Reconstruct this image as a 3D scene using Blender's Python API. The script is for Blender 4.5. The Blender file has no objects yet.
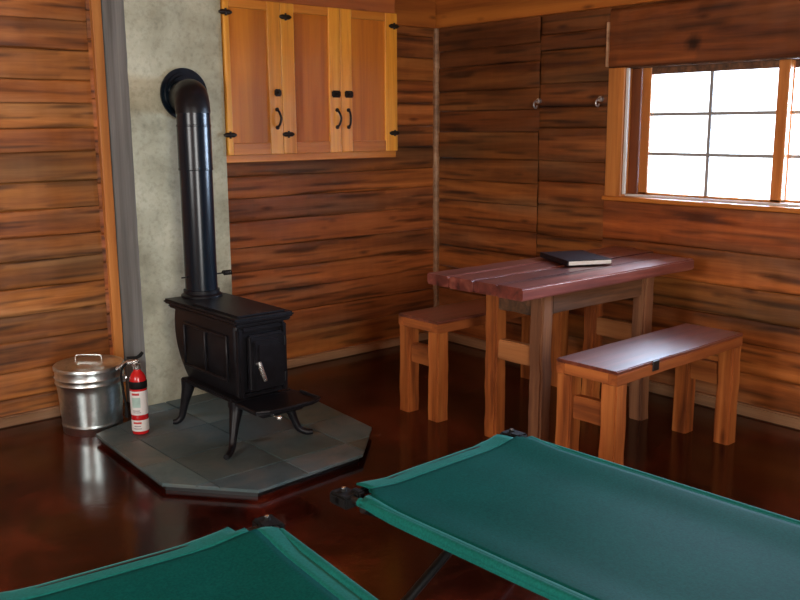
import bpy, bmesh, math, random
from mathutils import Vector, Matrix, noise

random.seed(7)
SC = bpy.context.scene
COL = SC.collection
PI = math.pi
R = math.radians

# ------------------------------------------------------------------ camera
cam = bpy.data.cameras.new('camera')
cam.sensor_width = 36.0
cam.lens = 904.5 * 36 / 800
cam.clip_start = 0.05
camo = bpy.data.objects.new('camera', cam)
COL.objects.link(camo)
r_ = Vector((0.76153592, -0.6480947, -0.00602609))
u_ = Vector((0.12695375, 0.14004495, 0.98197259))
f_ = Vector((0.6355673, 0.74857243, -0.18892731))
camo.matrix_world = Matrix(((r_.x, u_.x, -f_.x, -4.04534), (r_.y, u_.y, -f_.y, -4.39133),
                            (r_.z, u_.z, -f_.z, 1.4), (0, 0, 0, 1)))
SC.camera = camo

# ------------------------------------------------------------------ world, exposure, openings' daylight
w = bpy.data.worlds.new('overcast_sky')
SC.world = w
w.use_nodes = True
bg = w.node_tree.nodes['Background']
bg.inputs[0].default_value = (0.86, 0.93, 1.0, 1)
bg.inputs[1].default_value = 5.0
SC.view_settings.view_transform = 'Standard'
SC.view_settings.look = 'None'
SC.view_settings.gamma = 1
SC.view_settings.use_curve_mapping = False
SC.view_settings.exposure = -0.12


def area(name, loc, direction, sx, sy, power, color):
    l = bpy.data.lights.new(name, 'AREA')
    l.shape = 'RECTANGLE'
    l.size = sx
    l.size_y = sy
    l.energy = power
    l.color = color
    o = bpy.data.objects.new(name, l)
    COL.objects.link(o)
    o.location = loc
    o.rotation_euler = Vector(direction).to_track_quat('-Z', 'Y').to_euler()
    return o


area('daylight_right_window', (0.42, -2.35, 1.44), (-1, 0, -0.25), 1.9, 0.85, 250, (0.54, 0.73, 1.0))
area('daylight_open_door', (-4.1, -6.3, 1.15), (0.1, 1, -0.04), 1.2, 2.0, 135, (1.0, 0.95, 0.88))
area('daylight_left_window', (-5.55, -2.6, 1.4), (1, 0.1, -0.12), 1.1, 0.8, 45, (1.0, 0.95, 0.88))


# ------------------------------------------------------------------ materials
def mat(name):
    m = bpy.data.materials.new(name)
    m.use_nodes = True
    nt = m.node_tree
    return m, nt, nt.nodes['Principled BSDF']


def ramp(nt, stops):
    n = nt.nodes.new('ShaderNodeValToRGB')
    e = n.color_ramp.elements
    e[0].position = stops[0][0]
    e[0].color = (*stops[0][1], 1)
    e[1].position = stops[-1][0]
    e[1].color = (*stops[-1][1], 1)
    for p, c in stops[1:-1]:
        x = e.new(p)
        x.color = (*c, 1)
    return n


def coords(nt, scale, rot=(0, 0, 0), loc=(0, 0, 0)):
    tc = nt.nodes.new('ShaderNodeTexCoord')
    mp = nt.nodes.new('ShaderNodeMapping')
    mp.inputs['Scale'].default_value = scale
    mp.inputs['Rotation'].default_value = rot
    mp.inputs['Location'].default_value = loc
    nt.links.new(tc.outputs['Object'], mp.inputs['Vector'])
    return mp


def noise_n(nt, vec, scale, detail=4, rough=0.55, dist=0.0):
    n = nt.nodes.new('ShaderNodeTexNoise')
    n.inputs['Scale'].default_value = scale
    n.inputs['Detail'].default_value = detail
    n.inputs['Roughness'].default_value = rough
    n.inputs['Distortion'].default_value = dist
    nt.links.new(vec.outputs[0], n.inputs['Vector'])
    return n


def mixc(nt, mode, fac, a, b):
    n = nt.nodes.new('ShaderNodeMix')
    n.data_type = 'RGBA'
    n.blend_type = mode
    for idx, v in ((0, fac), (6, a), (7, b)):
        if hasattr(v, 'is_output'):
            nt.links.new(v, n.inputs[idx])
        elif isinstance(v, tuple):
            n.inputs[idx].default_value = (*v, 1)
        else:
            n.inputs[idx].default_value = v
    return n.outputs[2]


def bump(nt, b, height, strength, dist=0.01):
    n = nt.nodes.new('ShaderNodeBump')
    n.inputs['Strength'].default_value = strength
    n.inputs['Distance'].default_value = dist
    nt.links.new(height, n.inputs['Height'])
    nt.links.new(n.outputs[0], b.inputs['Normal'])


def wood(name, dark, mid, light, axis='x', rough=0.45, grain=1.0, tone=False, knots=True, spec=0.5, bstr=0.25, coat=0.0):
    """varnished wood: streaks run along the axis"""
    m, nt, b = mat(name)
    lo, hi = 1.2 * grain, 22 * grain
    sc = {'x': (lo, hi, hi), 'y': (hi, lo, hi), 'z': (hi, hi, lo)}[axis]
    v = coords(nt, sc)
    n1 = noise_n(nt, v, 1.0, 6, 0.62, 0.35)
    rp = ramp(nt, [(0.30, dark), (0.5, mid), (0.70, light)])
    nt.links.new(n1.outputs['Fac'], rp.inputs[0])
    c = rp.outputs[0]
    sc2 = tuple(s * 0.28 for s in sc)
    v2 = coords(nt, sc2, loc=(3.1, 1.7, 5.2))
    n2 = noise_n(nt, v2, 1.0, 3, 0.5, 0.2)
    r2 = ramp(nt, [(0.32, (0.55, 0.50, 0.45)), (0.6, (1.12, 1.05, 1.0))])
    nt.links.new(n2.outputs['Fac'], r2.inputs[0])
    c = mixc(nt, 'MULTIPLY', 0.8, c, r2.outputs[0])
    if knots:
        k = {'x': (3, 9, 9), 'y': (9, 3, 9), 'z': (9, 9, 3)}[axis]
        v3 = coords(nt, k)
        vo = nt.nodes.new('ShaderNodeTexVoronoi')
        vo.inputs['Scale'].default_value = 0.9
        nt.links.new(v3.outputs[0], vo.inputs['Vector'])
        r3 = ramp(nt, [(0.03, (0.22, 0.16, 0.12)), (0.14, (1, 1, 1))])
        nt.links.new(vo.outputs['Distance'], r3.inputs[0])
        c = mixc(nt, 'MULTIPLY', 0.75, c, r3.outputs[0])
    if tone:
        at = nt.nodes.new('ShaderNodeVertexColor')
        at.layer_name = 'tone'
        c = mixc(nt, 'MULTIPLY', 1.0, c, at.outputs[0])
    nt.links.new(c, b.inputs['Base Color'])
    b.inputs['Roughness'].default_value = rough
    b.inputs['Specular IOR Level'].default_value = spec
    b.inputs['Coat Weight'].default_value = coat
    b.inputs['Coat Roughness'].default_value = 0.36
    bump(nt, b, n1.outputs['Fac'], bstr, 0.006)
    return m


def plain(name, c, rough=0.5, metal=0.0, spec=0.5, var=0.25, nscale=8.0, bstr=0.0, coat=0.0):
    m, nt, b = mat(name)
    v = coords(nt, (1, 1, 1))
    n1 = noise_n(nt, v, nscale, 5, 0.6)
    lo = tuple(x * (1 - var) for x in c)
    hi = tuple(min(1, x * (1 + var)) for x in c)
    rp = ramp(nt, [(0.3, lo), (0.7, hi)])
    nt.links.new(n1.outputs['Fac'], rp.inputs[0])
    nt.links.new(rp.outputs[0], b.inputs['Base Color'])
    b.inputs['Roughness'].default_value = rough
    b.inputs['Metallic'].default_value = metal
    b.inputs['Specular IOR Level'].default_value = spec
    b.inputs['Coat Weight'].default_value = coat
    if bstr:
        bump(nt, b, n1.outputs['Fac'], bstr, 0.004)
    return m


M = {}
M['log'] = wood('varnished_log_wall', (0.15, 0.043, 0.009), (0.35, 0.118, 0.024), (0.52, 0.20, 0.048), 'x', 0.46, 0.8, tone=True, bstr=0.45)
M['log_y'] = wood('varnished_log_wall_window_side', (0.15, 0.043, 0.009), (0.35, 0.118, 0.024), (0.52, 0.20, 0.048), 'y', 0.46, 0.8, tone=True, bstr=0.45)
M['trim_z'] = wood('orange_trim_upright', (0.40, 0.13, 0.025), (0.58, 0.22, 0.05), (0.70, 0.30, 0.08), 'z', 0.4, knots=False)
M['trim_x'] = wood('orange_trim_beam', (0.32, 0.09, 0.014), (0.52, 0.17, 0.025), (0.62, 0.22, 0.035), 'x', 0.45, 0.7)
M['trim_y'] = wood('orange_trim_beam_side', (0.32, 0.09, 0.014), (0.52, 0.17, 0.025), (0.62, 0.22, 0.035), 'y', 0.45, 0.7)
M['base'] = wood('grey_brown_baseboard', (0.22, 0.12, 0.06), (0.36, 0.20, 0.10), (0.46, 0.29, 0.16), 'x', 0.55, knots=False)
M['base_y'] = wood('grey_brown_baseboard_side', (0.22, 0.12, 0.06), (0.36, 0.20, 0.10), (0.46, 0.29, 0.16), 'y', 0.55, knots=False)
M['reveal'] = wood('shaded_red_window_post', (0.10, 0.03, 0.012), (0.24, 0.07, 0.022), (0.34, 0.11, 0.035), 'z', 0.45, 0.9, knots=False)  # backlit shade of the post put into a darker wood colour
M['cab_z'] = wood('honey_pine_stile', (0.50, 0.175, 0.012), (0.72, 0.30, 0.025), (0.85, 0.43, 0.05), 'z', 0.35, 0.9, knots=False, bstr=0.08)
M['cab_x'] = wood('honey_pine_rail', (0.40, 0.12, 0.012), (0.58, 0.20, 0.022), (0.68, 0.28, 0.035), 'x', 0.35, 0.9, knots=False, bstr=0.08)
M['cab_panel'] = wood('honey_pine_panel', (0.36, 0.095, 0.007), (0.54, 0.17, 0.011), (0.66, 0.24, 0.018), 'z', 0.32, 0.5, knots=False, bstr=0.08)
M['bench_x'] = wood('reclaimed_bench_top', (0.07, 0.016, 0.010), (0.19, 0.045, 0.022), (0.30, 0.085, 0.04), 'x', 0.30, 0.9, bstr=0.25, coat=1.0)
M['bench_edge'] = wood('reclaimed_bench_rail', (0.16, 0.04, 0.012), (0.42, 0.12, 0.03), (0.55, 0.18, 0.045), 'x', 0.40, 0.9, bstr=0.25)
M['bench_y'] = wood('reclaimed_bench_end_rail', (0.16, 0.04, 0.012), (0.40, 0.12, 0.03), (0.52, 0.18, 0.045), 'y', 0.40, 0.9, bstr=0.25)
M['leg'] = wood('reclaimed_orange_leg', (0.12, 0.028, 0.008), (0.42, 0.120, 0.026), (0.64, 0.24, 0.06), 'z', 0.42, 0.8, bstr=0.25)
M['leg_dull'] = wood('weathered_brown_leg', (0.07, 0.028, 0.014), (0.20, 0.085, 0.040), (0.34, 0.17, 0.08), 'z', 0.5, 0.8, bstr=0.3)
M['table_x'] = wood('dark_red_table_plank', (0.05, 0.012, 0.010), (0.17, 0.038, 0.028), (0.33, 0.12, 0.08), 'x', 0.30, 0.8, bstr=0.25, coat=1.0)
M['apron'] = wood('dark_bark_brown_apron', (0.035, 0.018, 0.010), (0.12, 0.055, 0.025), (0.24, 0.11, 0.05), 'x', 0.6, 1.0, bstr=0.5)
M['stretch_y'] = wood('orange_brown_stretcher', (0.14, 0.05, 0.015), (0.34, 0.13, 0.04), (0.46, 0.20, 0.07), 'y', 0.5, 0.9)
M['iron'] = plain('black_cast_iron', (0.007, 0.007, 0.009), 0.40, 0.0, 0.25, 0.4, 30, 0.12)
M['pipe'] = plain('black_enamel_pipe', (0.004, 0.009, 0.015), 0.24, 0.0, 0.42, 0.2, 4)
M['nickel'] = plain('bright_nickel', (0.75, 0.75, 0.72), 0.25, 0.9, 0.5, 0.1)
M['blackmetal'] = plain('black_steel', (0.008, 0.008, 0.008), 0.35, 0.0, 0.5, 0.3)
M['hinge'] = plain('black_iron_hardware', (0.018, 0.013, 0.010), 0.45, 0.4, 0.5, 0.3)
M['redpaint'] = plain('red_extinguisher_paint', (0.55, 0.012, 0.015), 0.22, 0, 0.5, 0.1, coat=0.5)
M['label'] = plain('white_paper_label', (0.78, 0.78, 0.76), 0.5, 0, 0.4, 0.04)
M['rubber'] = plain('black_rubber', (0.008, 0.008, 0.008), 0.6, 0, 0.15, 0.2)
M['paper'] = plain('white_page_edges', (0.82, 0.80, 0.74), 0.7, 0, 0.3, 0.05, 60)
M['bookcover'] = plain('black_leatherette_cover', (0.006, 0.006, 0.009), 0.4, 0, 0.25, 0.2)
M['vinyl'] = plain('white_window_frame_edge', (0.72, 0.70, 0.66), 0.4, 0, 0.5, 0.05)
M['muntin'] = plain('grey_muntin_bar', (0.30, 0.29, 0.28), 0.5, 0, 0.5, 0.1)
M['hookmetal'] = plain('zinc_hook', (0.55, 0.58, 0.62), 0.3, 0.9, 0.5, 0.1)


def galvanized():
    m, nt, b = mat('galvanized_steel')
    v = coords(nt, (1, 1, 1))
    vo = nt.nodes.new('ShaderNodeTexVoronoi')
    vo.inputs['Scale'].default_value = 55
    nt.links.new(v.outputs[0], vo.inputs['Vector'])
    rp = ramp(nt, [(0.0, (0.62, 0.72, 0.71)), (1.0, (0.85, 0.92, 0.92))])
    nt.links.new(vo.outputs['Color'], rp.inputs[0])
    nt.links.new(rp.outputs[0], b.inputs['Base Color'])
    b.inputs['Metallic'].default_value = 1.0
    b.inputs['Roughness'].default_value = 0.31
    return m


M['galv'] = galvanized()


def concrete(name, c1, c2, c3, mott=1.0):
    m, nt, b = mat(name)
    v = coords(nt, (1, 1, 1))
    n1 = noise_n(nt, v, 3.0, 6, 0.65, 0.3)
    rp = ramp(nt, [(0.28, c1), (0.5, c2), (0.72, c3)])
    nt.links.new(n1.outputs['Fac'], rp.inputs[0])
    n2 = noise_n(nt, v, 38, 4, 0.7)
    r2 = ramp(nt, [(0.32, (0.62, 0.62, 0.60)), (0.52, (1.03, 1.03, 1.02))])
    nt.links.new(n2.outputs['Fac'], r2.inputs[0])
    c = mixc(nt, 'MULTIPLY', 0.5 * mott, rp.outputs[0], r2.outputs[0])
    # faint board-form lines
    v3 = coords(nt, (0.4, 0.4, 7.0))
    n3 = noise_n(nt, v3, 1.0, 2, 0.4)
    r3 = ramp(nt, [(0.38, (0.86, 0.86, 0.84)), (0.6, (1.05, 1.05, 1.05))])
    nt.links.new(n3.outputs['Fac'], r3.inputs[0])
    c = mixc(nt, 'MULTIPLY', 0.6, c, r3.outputs[0])
    nt.links.new(c, b.inputs['Base Color'])
    b.inputs['Roughness'].default_value = 0.85
    b.inputs['Specular IOR Level'].default_value = 0.25
    bump(nt, b, n2.outputs['Fac'], 0.35, 0.006)
    return m


M['conc'] = concrete('board_formed_concrete', (0.25, 0.24, 0.165), (0.41, 0.395, 0.285), (0.55, 0.535, 0.40))


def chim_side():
    m, nt, b = mat('grey_streaked_chimney_side')  # streaked grey for the chimney's left face
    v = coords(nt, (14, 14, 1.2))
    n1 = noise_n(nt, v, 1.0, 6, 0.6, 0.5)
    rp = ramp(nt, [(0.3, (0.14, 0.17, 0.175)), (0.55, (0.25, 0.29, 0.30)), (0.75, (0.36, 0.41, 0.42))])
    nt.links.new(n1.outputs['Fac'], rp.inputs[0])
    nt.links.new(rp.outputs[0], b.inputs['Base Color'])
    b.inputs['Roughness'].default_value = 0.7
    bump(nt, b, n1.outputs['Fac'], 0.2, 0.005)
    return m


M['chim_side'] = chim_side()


def floor_mat():
    m, nt, b = mat('stained_polished_concrete')
    v = coords(nt, (1, 1, 1))
    n1 = noise_n(nt, v, 2.2, 6, 0.62, 0.8)
    rp = ramp(nt, [(0.30, (0.008, 0.002, 0.001)), (0.50, (0.036, 0.005, 0.002)), (0.62, (0.085, 0.010, 0.004)), (0.78, (0.15, 0.040, 0.015))])
    nt.links.new(n1.outputs['Fac'], rp.inputs[0])
    n2 = noise_n(nt, v, 16, 5, 0.7)
    r2 = ramp(nt, [(0.3, (0.5, 0.5, 0.5)), (0.7, (1.25, 1.25, 1.25))])
    nt.links.new(n2.outputs['Fac'], r2.inputs[0])
    c = mixc(nt, 'MULTIPLY', 0.8, rp.outputs[0], r2.outputs[0])
    nt.links.new(c, b.inputs['Base Color'])
    rr = nt.nodes.new('ShaderNodeMapRange')
    rr.inputs['To Min'].default_value = 0.06
    rr.inputs['To Max'].default_value = 0.22
    nt.links.new(n1.outputs['Fac'], rr.inputs['Value'])
    nt.links.new(rr.outputs[0], b.inputs['Roughness'])
    b.inputs['Specular IOR Level'].default_value = 0.36
    bump(nt, b, n2.outputs['Fac'], 0.14, 0.004)
    return m


M['floor'] = floor_mat()


def slate():
    m, nt, b = mat('slate_tile')
    v = coords(nt, (1, 1, 1), loc=(0.0, 0.0, 0))
    n1 = noise_n(nt, v, 5, 6, 0.65, 0.6)
    rp = ramp(nt, [(0.3, (0.052, 0.086, 0.092)), (0.48, (0.082, 0.128, 0.134)), (0.6, (0.115, 0.140, 0.135)), (0.75, (0.13, 0.20, 0.20))])
    nt.links.new(n1.outputs['Fac'], rp.inputs[0])
    at = nt.nodes.new('ShaderNodeVertexColor')
    at.layer_name = 'tone'
    c = mixc(nt, 'MULTIPLY', 1.0, rp.outputs[0], at.outputs[0])
    nt.links.new(c, b.inputs['Base Color'])
    b.inputs['Roughness'].default_value = 0.5
    n2 = noise_n(nt, v, 22, 6, 0.7)
    bump(nt, b, n2.outputs['Fac'], 0.3, 0.005)
    return m


M['slate'] = slate()


def canvas(name, c, sheen):
    m, nt, b = mat(name)
    v = coords(nt, (1, 1, 1))
    n1 = noise_n(nt, v, 160, 2, 0.5)
    n2 = noise_n(nt, v, 5, 3, 0.5)
    rp = ramp(nt, [(0.25, tuple(x * 0.78 for x in c)), (0.75, tuple(x * 1.18 for x in c))])
    nt.links.new(n1.outputs['Fac'], rp.inputs[0])
    r2 = ramp(nt, [(0.3, (0.9, 0.9, 0.9)), (0.7, (1.08, 1.08, 1.08))])
    nt.links.new(n2.outputs['Fac'], r2.inputs[0])
    cc = mixc(nt, 'MULTIPLY', 1.0, rp.outputs[0], r2.outputs[0])
    nt.links.new(cc, b.inputs['Base Color'])
    b.inputs['Roughness'].default_value = 0.62
    b.inputs['Specular IOR Level'].default_value = 0.03
    b.inputs['Sheen Weight'].default_value = sheen
    b.inputs['Sheen Roughness'].default_value = 0.4
    b.inputs['Sheen Tint'].default_value = (0.4, 1.0, 0.85, 1)
    bump(nt, b, n1.outputs['Fac'], 0.15, 0.002)
    return m


M['canvas'] = canvas('teal_nylon_canvas', (0.003, 0.065, 0.054), 0.0)
M['sleeve'] = canvas('lit_teal_nylon_sleeve', (0.008, 0.118, 0.098), 0.1)  # canvas copy made lighter; light caught by the hems put into its colour


def glass():
    m = bpy.data.materials.new('window_glass')
    m.use_nodes = True
    nt = m.node_tree
    nt.nodes.clear()
    out = nt.nodes.new('ShaderNodeOutputMaterial')
    mx = nt.nodes.new('ShaderNodeMixShader')
    tr = nt.nodes.new('ShaderNodeBsdfTransparent')
    gl = nt.nodes.new('ShaderNodeBsdfGlossy')
    gl.inputs['Roughness'].default_value = 0.02
    fr = nt.nodes.new('ShaderNodeFresnel')
    fr.inputs['IOR'].default_value = 1.45
    nt.links.new(fr.outputs[0], mx.inputs[0])
    nt.links.new(tr.outputs[0], mx.inputs[1])
    nt.links.new(gl.outputs[0], mx.inputs[2])
    nt.links.new(mx.outputs[0], out.inputs[0])
    return m


M['glass'] = glass()


# ------------------------------------------------------------------ mesh helpers
def link(name, bm, material, parent=None, smooth=False, loc=None):
    me = bpy.data.meshes.new(name)
    bmesh.ops.recalc_face_normals(bm, faces=bm.faces)
    bm.to_mesh(me)
    bm.free()
    if isinstance(material, (list, tuple)):
        for x in material:
            me.materials.append(x)
    else:
        me.materials.append(material)
    if smooth:
        for p in me.polygons:
            p.use_smooth = True
        me.set_sharp_from_angle(angle=R(38))
    o = bpy.data.objects.new(name, me)
    COL.objects.link(o)
    if parent:
        o.parent = parent
    if loc:
        o.location = loc
    return o


def tag(o, label, cat, group=None, kind=None):
    if label:
        o['label'] = label
    if cat:
        o['category'] = cat
    if group:
        o['group'] = group
    if kind:
        o['kind'] = kind
    return o


def thing(name, label, cat, loc=(0, 0, 0), rz=0, group=None):
    o = bpy.data.objects.new(name, None)
    o.empty_display_size = 0.1
    COL.objects.link(o)
    o.location = loc
    o.rotation_euler = (0, 0, rz)
    return tag(o, label, cat, group)


def struct(o):
    o['kind'] = 'structure'
    return o


def box(bm, x0, x1, y0, y1, z0, z1, bev=0.0, mi=0, seg=1):
    g = bmesh.ops.create_cube(bm, size=1)
    vs = g['verts']
    for v in vs:
        v.co = Vector(((x0 + x1) / 2 + v.co.x * (x1 - x0), (y0 + y1) / 2 + v.co.y * (y1 - y0), (z0 + z1) / 2 + v.co.z * (z1 - z0)))
    fs = list({f for v in vs for f in v.link_faces})
    for f in fs:
        f.material_index = mi
    if bev > 0:
        es = list({e for v in vs for e in v.link_edges})
        bmesh.ops.bevel(bm, geom=es, offset=bev, segments=seg, affect='EDGES', material=-1)


def bxo(name, dims, material, parent=None, bev=0.003, seg=1):
    bm = bmesh.new()
    box(bm, *dims, bev=bev, seg=seg)
    return link(name, bm, material, parent)


def rough_beam(name, dims, material, parent, axis, amp=0.004, seed=0, bev=0.006):
    """a timber with slightly wandering faces"""
    bm = bmesh.new()
    x0, x1, y0, y1, z0, z1 = dims
    box(bm, *dims)
    L = {'x': x1 - x0, 'y': y1 - y0, 'z': z1 - z0}[axis]
    n = max(3, int(L / 0.06))
    ai = 'xyz'.index(axis)
    es = [e for e in bm.edges if abs((e.verts[0].co - e.verts[1].co).normalized()[ai]) > 0.9]
    long_e = list(es)
    bmesh.ops.bevel(bm, geom=long_e, offset=bev, segments=2, affect='EDGES')
    es = [e for e in bm.edges if abs((e.verts[0].co - e.verts[1].co).normalized()[ai]) > 0.9]
    bmesh.ops.subdivide_edges(bm, edges=es, cuts=n, use_grid_fill=True)
    for v in bm.verts:
        p = v.co.copy()
        p[ai] *= 5
        q = noise.noise_vector(p * Vector((3, 3, 3)) * 0.9 + Vector((seed * 3.3, 1.1, seed)))
        d = q * amp
        d[ai] *= 0.2
        v.co += d
    return link(name, bm, material, parent, smooth=True)


def lathe(bm, prof, n=48, c=(0, 0), mi=0, cap0=True, cap1=True):
    rings = []
    for r, z in prof:
        rings.append([bm.verts.new((c[0] + r * math.cos(2 * PI * i / n), c[1] + r * math.sin(2 * PI * i / n), z)) for i in range(n)])
    for a, b in zip(rings, rings[1:]):
        for i in range(n):
            f = bm.faces.new((a[i], a[(i + 1) % n], b[(i + 1) % n], b[i]))
            f.material_index = mi
    if cap0:
        bm.faces.new(rings[0][::-1]).material_index = mi
    if cap1:
        bm.faces.new(rings[-1]).material_index = mi


def tube(bm, pts, rad, n=12, caps=True, mi=0):
    pts = [Vector(p) for p in pts]
    rads = rad if isinstance(rad, (list, tuple)) else [rad] * len(pts)
    rings = []
    prev = None
    for i, p in enumerate(pts):
        if i == 0:
            t = pts[1] - pts[0]
        elif i == len(pts) - 1:
            t = pts[-1] - pts[-2]
        else:
            t = (pts[i + 1] - p).normalized() + (p - pts[i - 1]).normalized()
        t.normalize()
        if prev is None:
            a = Vector((0, 0, 1)) if abs(t.z) < 0.9 else Vector((1, 0, 0))
            nrm = t.cross(a).normalized()
        else:
            nrm = (prev - t * prev.dot(t)).normalized()
        prev = nrm
        bn = t.cross(nrm)
        rings.append([bm.verts.new(p + (nrm * math.cos(2 * PI * k / n) + bn * math.sin(2 * PI * k / n)) * rads[i]) for k in range(n)])
    for a, b in zip(rings, rings[1:]):
        for k in range(n):
            bm.faces.new((a[k], a[(k + 1) % n], b[(k + 1) % n], b[k])).material_index = mi
    if caps:
        bm.faces.new(rings[0][::-1]).material_index = mi
        bm.faces.new(rings[-1]).material_index = mi


def smoothpath(pts, k=6):
    P = [Vector(p) for p in pts]
    P = [P[0] * 2 - P[1]] + P + [P[-1] * 2 - P[-2]]
    out = []
    for i in range(1, len(P) - 2):
        for s in range(k):
            t = s / k
            a, b, c, d = P[i - 1], P[i], P[i + 1], P[i + 2]
            out.append(0.5 * ((2 * b) + (c - a) * t + (2 * a - 5 * b + 4 * c - d) * t * t + (3 * b - a - 3 * c + d) * t ** 3))
    out.append(P[-2])
    return out


def prism(bm, poly, z0, z1, mi=0):
    a = [bm.verts.new((x, y, z0)) for x, y in poly]
    b = [bm.verts.new((x, y, z1)) for x, y in poly]
    n = len(poly)
    bm.faces.new(a[::-1]).material_index = mi
    bm.faces.new(b).material_index = mi
    for i in range(n):
        bm.faces.new((a[i], a[(i + 1) % n], b[(i + 1) % n], b[i])).material_index = mi


# ------------------------------------------------------------------ the room shell
WALL_TOP = 2.30


def plank_patch(bm, lay, u0, u1, seams, axis, rng, thick=0.14, tones=None, step=0.022, proud=0.0, knot=None, edge_dark=1.0):
    """squared log courses between the heights in seams, as one closed slab face; axis 'x' = back wall, 'y' = window wall"""
    def co(u, d, z):
        return (u, d, z) if axis == 'x' else (d, u, z)
    nu = max(2, int(abs(u1 - u0) / step))
    for k, (za, zb) in enumerate(zip(seams, seams[1:])):
        tone = tones[k] if tones else (rng.uniform(0.78, 1.12),) * 3
        if not isinstance(tone, tuple):
            tone = (tone, tone, tone)
        off = rng.uniform(-0.004, 0.004)
        sd = rng.uniform(0, 100)
        h = zb - za
        prof = [(0.0, 0.007), (0.03, 0.002), (0.08, 0.001), (0.16, 0.0), (0.25, 0.0), (0.34, 0.0), (0.42, 0.0), (0.5, 0.0), (0.58, 0.0), (0.66, 0.0), (0.75, 0.0), (0.84, 0.0), (0.92, 0.001), (0.97, 0.002), (1.0, 0.007)]
        grid = []
        for i in range(nu + 1):
            u = u0 + (u1 - u0) * i / nu
            wob0 = noise.noise(Vector((u * 1.6, sd, 0))) * 0.008
            wob1 = noise.noise(Vector((u * 1.6, sd + 9, 0))) * 0.008
            row = []
            for (t, d) in prof:
                z = za + wob0 + (zb + wob1 - za - wob0) * t
                if t == 0:
                    z = za
                if t == 1:
                    z = zb
                dd = d + off - proud
                if d < 0.02:
                    dd += noise.noise(Vector((u * 9, z * 14 + sd, 3))) * 0.004
                    if i in (0, nu):
                        dd += 0.002
                v = bm.verts.new(co(u, dd, z))
                # chinks and splits that follow the grain
                c = 1.0
                s = noise.noise(Vector((u * 2.3, z * 46 + sd, 7)))
                if s > 0.22:
                    c *= max(0.35, 1 - (s - 0.22) * 3.0)
                # adze and saw marks across the grain
                c *= 1.0 + 0.10 * noise.noise(Vector((u * 30, z * 5 + sd, 31)))
                edge = min(t, 1 - t)
                e = noise.noise(Vector((u * 1.3, sd, 4))) * 0.5 + 0.5
                if edge < 0.02:
                    c *= 0.34 + 0.8 * max(0, min(1, (0.66 - e) * 3.0))
                elif edge < 0.07 and e > 0.5:
                    c *= 0.62
                elif edge < 0.2 and e > 0.62:
                    c *= 0.72
                c *= 1.0 - 0.30 * max(0.0, noise.noise(Vector((u * 1.7, z * 9 + sd, 50)))) * 1.6
                gr = max(0.0, noise.noise(Vector((u * 1.5 + 20, z * 7, 61)))) * 0.9
                c2 = 1.0 + 0.12 * noise.noise(Vector((u * 1.1, z * 3 + sd, 12)))
                if knot:
                    kd = math.hypot((u - knot[0]) / 1.2, z - knot[1])
                    if kd < 0.045:
                        c *= 0.10 + 0.9 * max(0, (kd - 0.02) / 0.025) if kd > 0.02 else 0.10
                row.append((v, (tone[0] * c * c2 * (1 - 0.55 * gr), tone[1] * c * c2 * (1 - 0.10 * gr), tone[2] * c * c2 * (1 + 1.2 * gr), 1)))
            grid.append(row)
        for i in range(nu):
            for j in range(len(prof) - 1):
                q = (grid[i][j], grid[i + 1][j], grid[i + 1][j + 1], grid[i][j + 1])
                f = bm.faces.new([a[0] for a in q])
                for lp, a in zip(f.loops, q):
                    lp[lay] = a[1]
    # core behind the face
    n0 = len(bm.verts)
    if axis == 'x':
        g = (u0, u1, 0.02, thick, seams[0], seams[-1])
    else:
        g = (0.02, thick, u0, u1, seams[0], seams[-1])
    before = set(bm.faces)
    box(bm, min(g[0], g[1]), max(g[0], g[1]), min(g[2], g[3]), max(g[2], g[3]), g[4], g[5])
    for f in bm.faces:
        if f not in before:
            for lp in f.loops:
                lp[lay] = (0.16, 0.14, 0.12, 1)


def courses(z0, z1, avg, rng):
    n = max(1, round((z1 - z0) / avg))
    hs = [rng.uniform(0.82, 1.18) for _ in range(n)]
    s = sum(hs)
    out = [z0]
    for h in hs:
        out.append(out[-1] + (z1 - z0) * h / s)
    out[-1] = z1
    return out


def wall_mesh(name, patches, axis, material):
    bm = bmesh.new()
    lay = bm.loops.layers.float_color.new('tone')
    for kw in patches:
        plank_patch(bm, lay, axis=axis, **kw)
    me = bpy.data.meshes.new(name)
    bm.to_mesh(me)
    bm.free()
    me.materials.append(material)
    o = bpy.data.objects.new(name, me)
    COL.objects.link(o)
    return struct(o)


rg = random.Random(11)
# back wall: a warm stretch left of the chimney, a browner one behind the stove and cabinet
zb_l = courses(0.0, WALL_TOP, 0.125, rg)
tl = [(g, g * rg.uniform(0.95, 1.08), g * rg.uniform(0.9, 1.2)) for g in [rg.uniform(0.88, 1.22) for _ in zb_l[1:]]]
zb_r = [0.0, 0.20, 0.335, 0.47, 0.60, 0.735, 0.88, 1.01, 1.13, 1.27, 1.40, 1.54, 1.68, 1.82, 1.95, 2.12, WALL_TOP]
tr_ = []
for i in range(len(zb_r) - 1):
    g = rg.uniform(0.92, 1.25)
    tr_.append((g, g * rg.uniform(0.85, 1.0), g * rg.uniform(0.85, 1.1)))
wall_mesh('wall_back', [
    dict(u0=-5.7, u1=-2.27, seams=zb_l, rng=rg, tones=tl),
    dict(u0=-2.27, u1=0.0, seams=zb_r, rng=rg, tones=tr_),
], 'x', M['log'])

# window wall (x = 0): three stretches and the window hole
Y_HOLE0, Y_HOLE1 = -3.30, -1.455
Z_SILL, Z_HEAD = 1.035, 1.688
zr_a = [0.0, 0.20, 0.34, 0.49, 0.63, 0.78, 0.93, 1.06, 1.20, 1.36, 1.49, 1.61, 1.76, 1.86, 2.02, 2.15, WALL_TOP]
zr_b = [0.0, 0.20, 0.33, 0.48, 0.64, 0.77, 0.95, 1.08, 1.20, 1.385, 1.50, 1.63, 1.81, 1.90, 2.02, 2.15, WALL_TOP]


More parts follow.
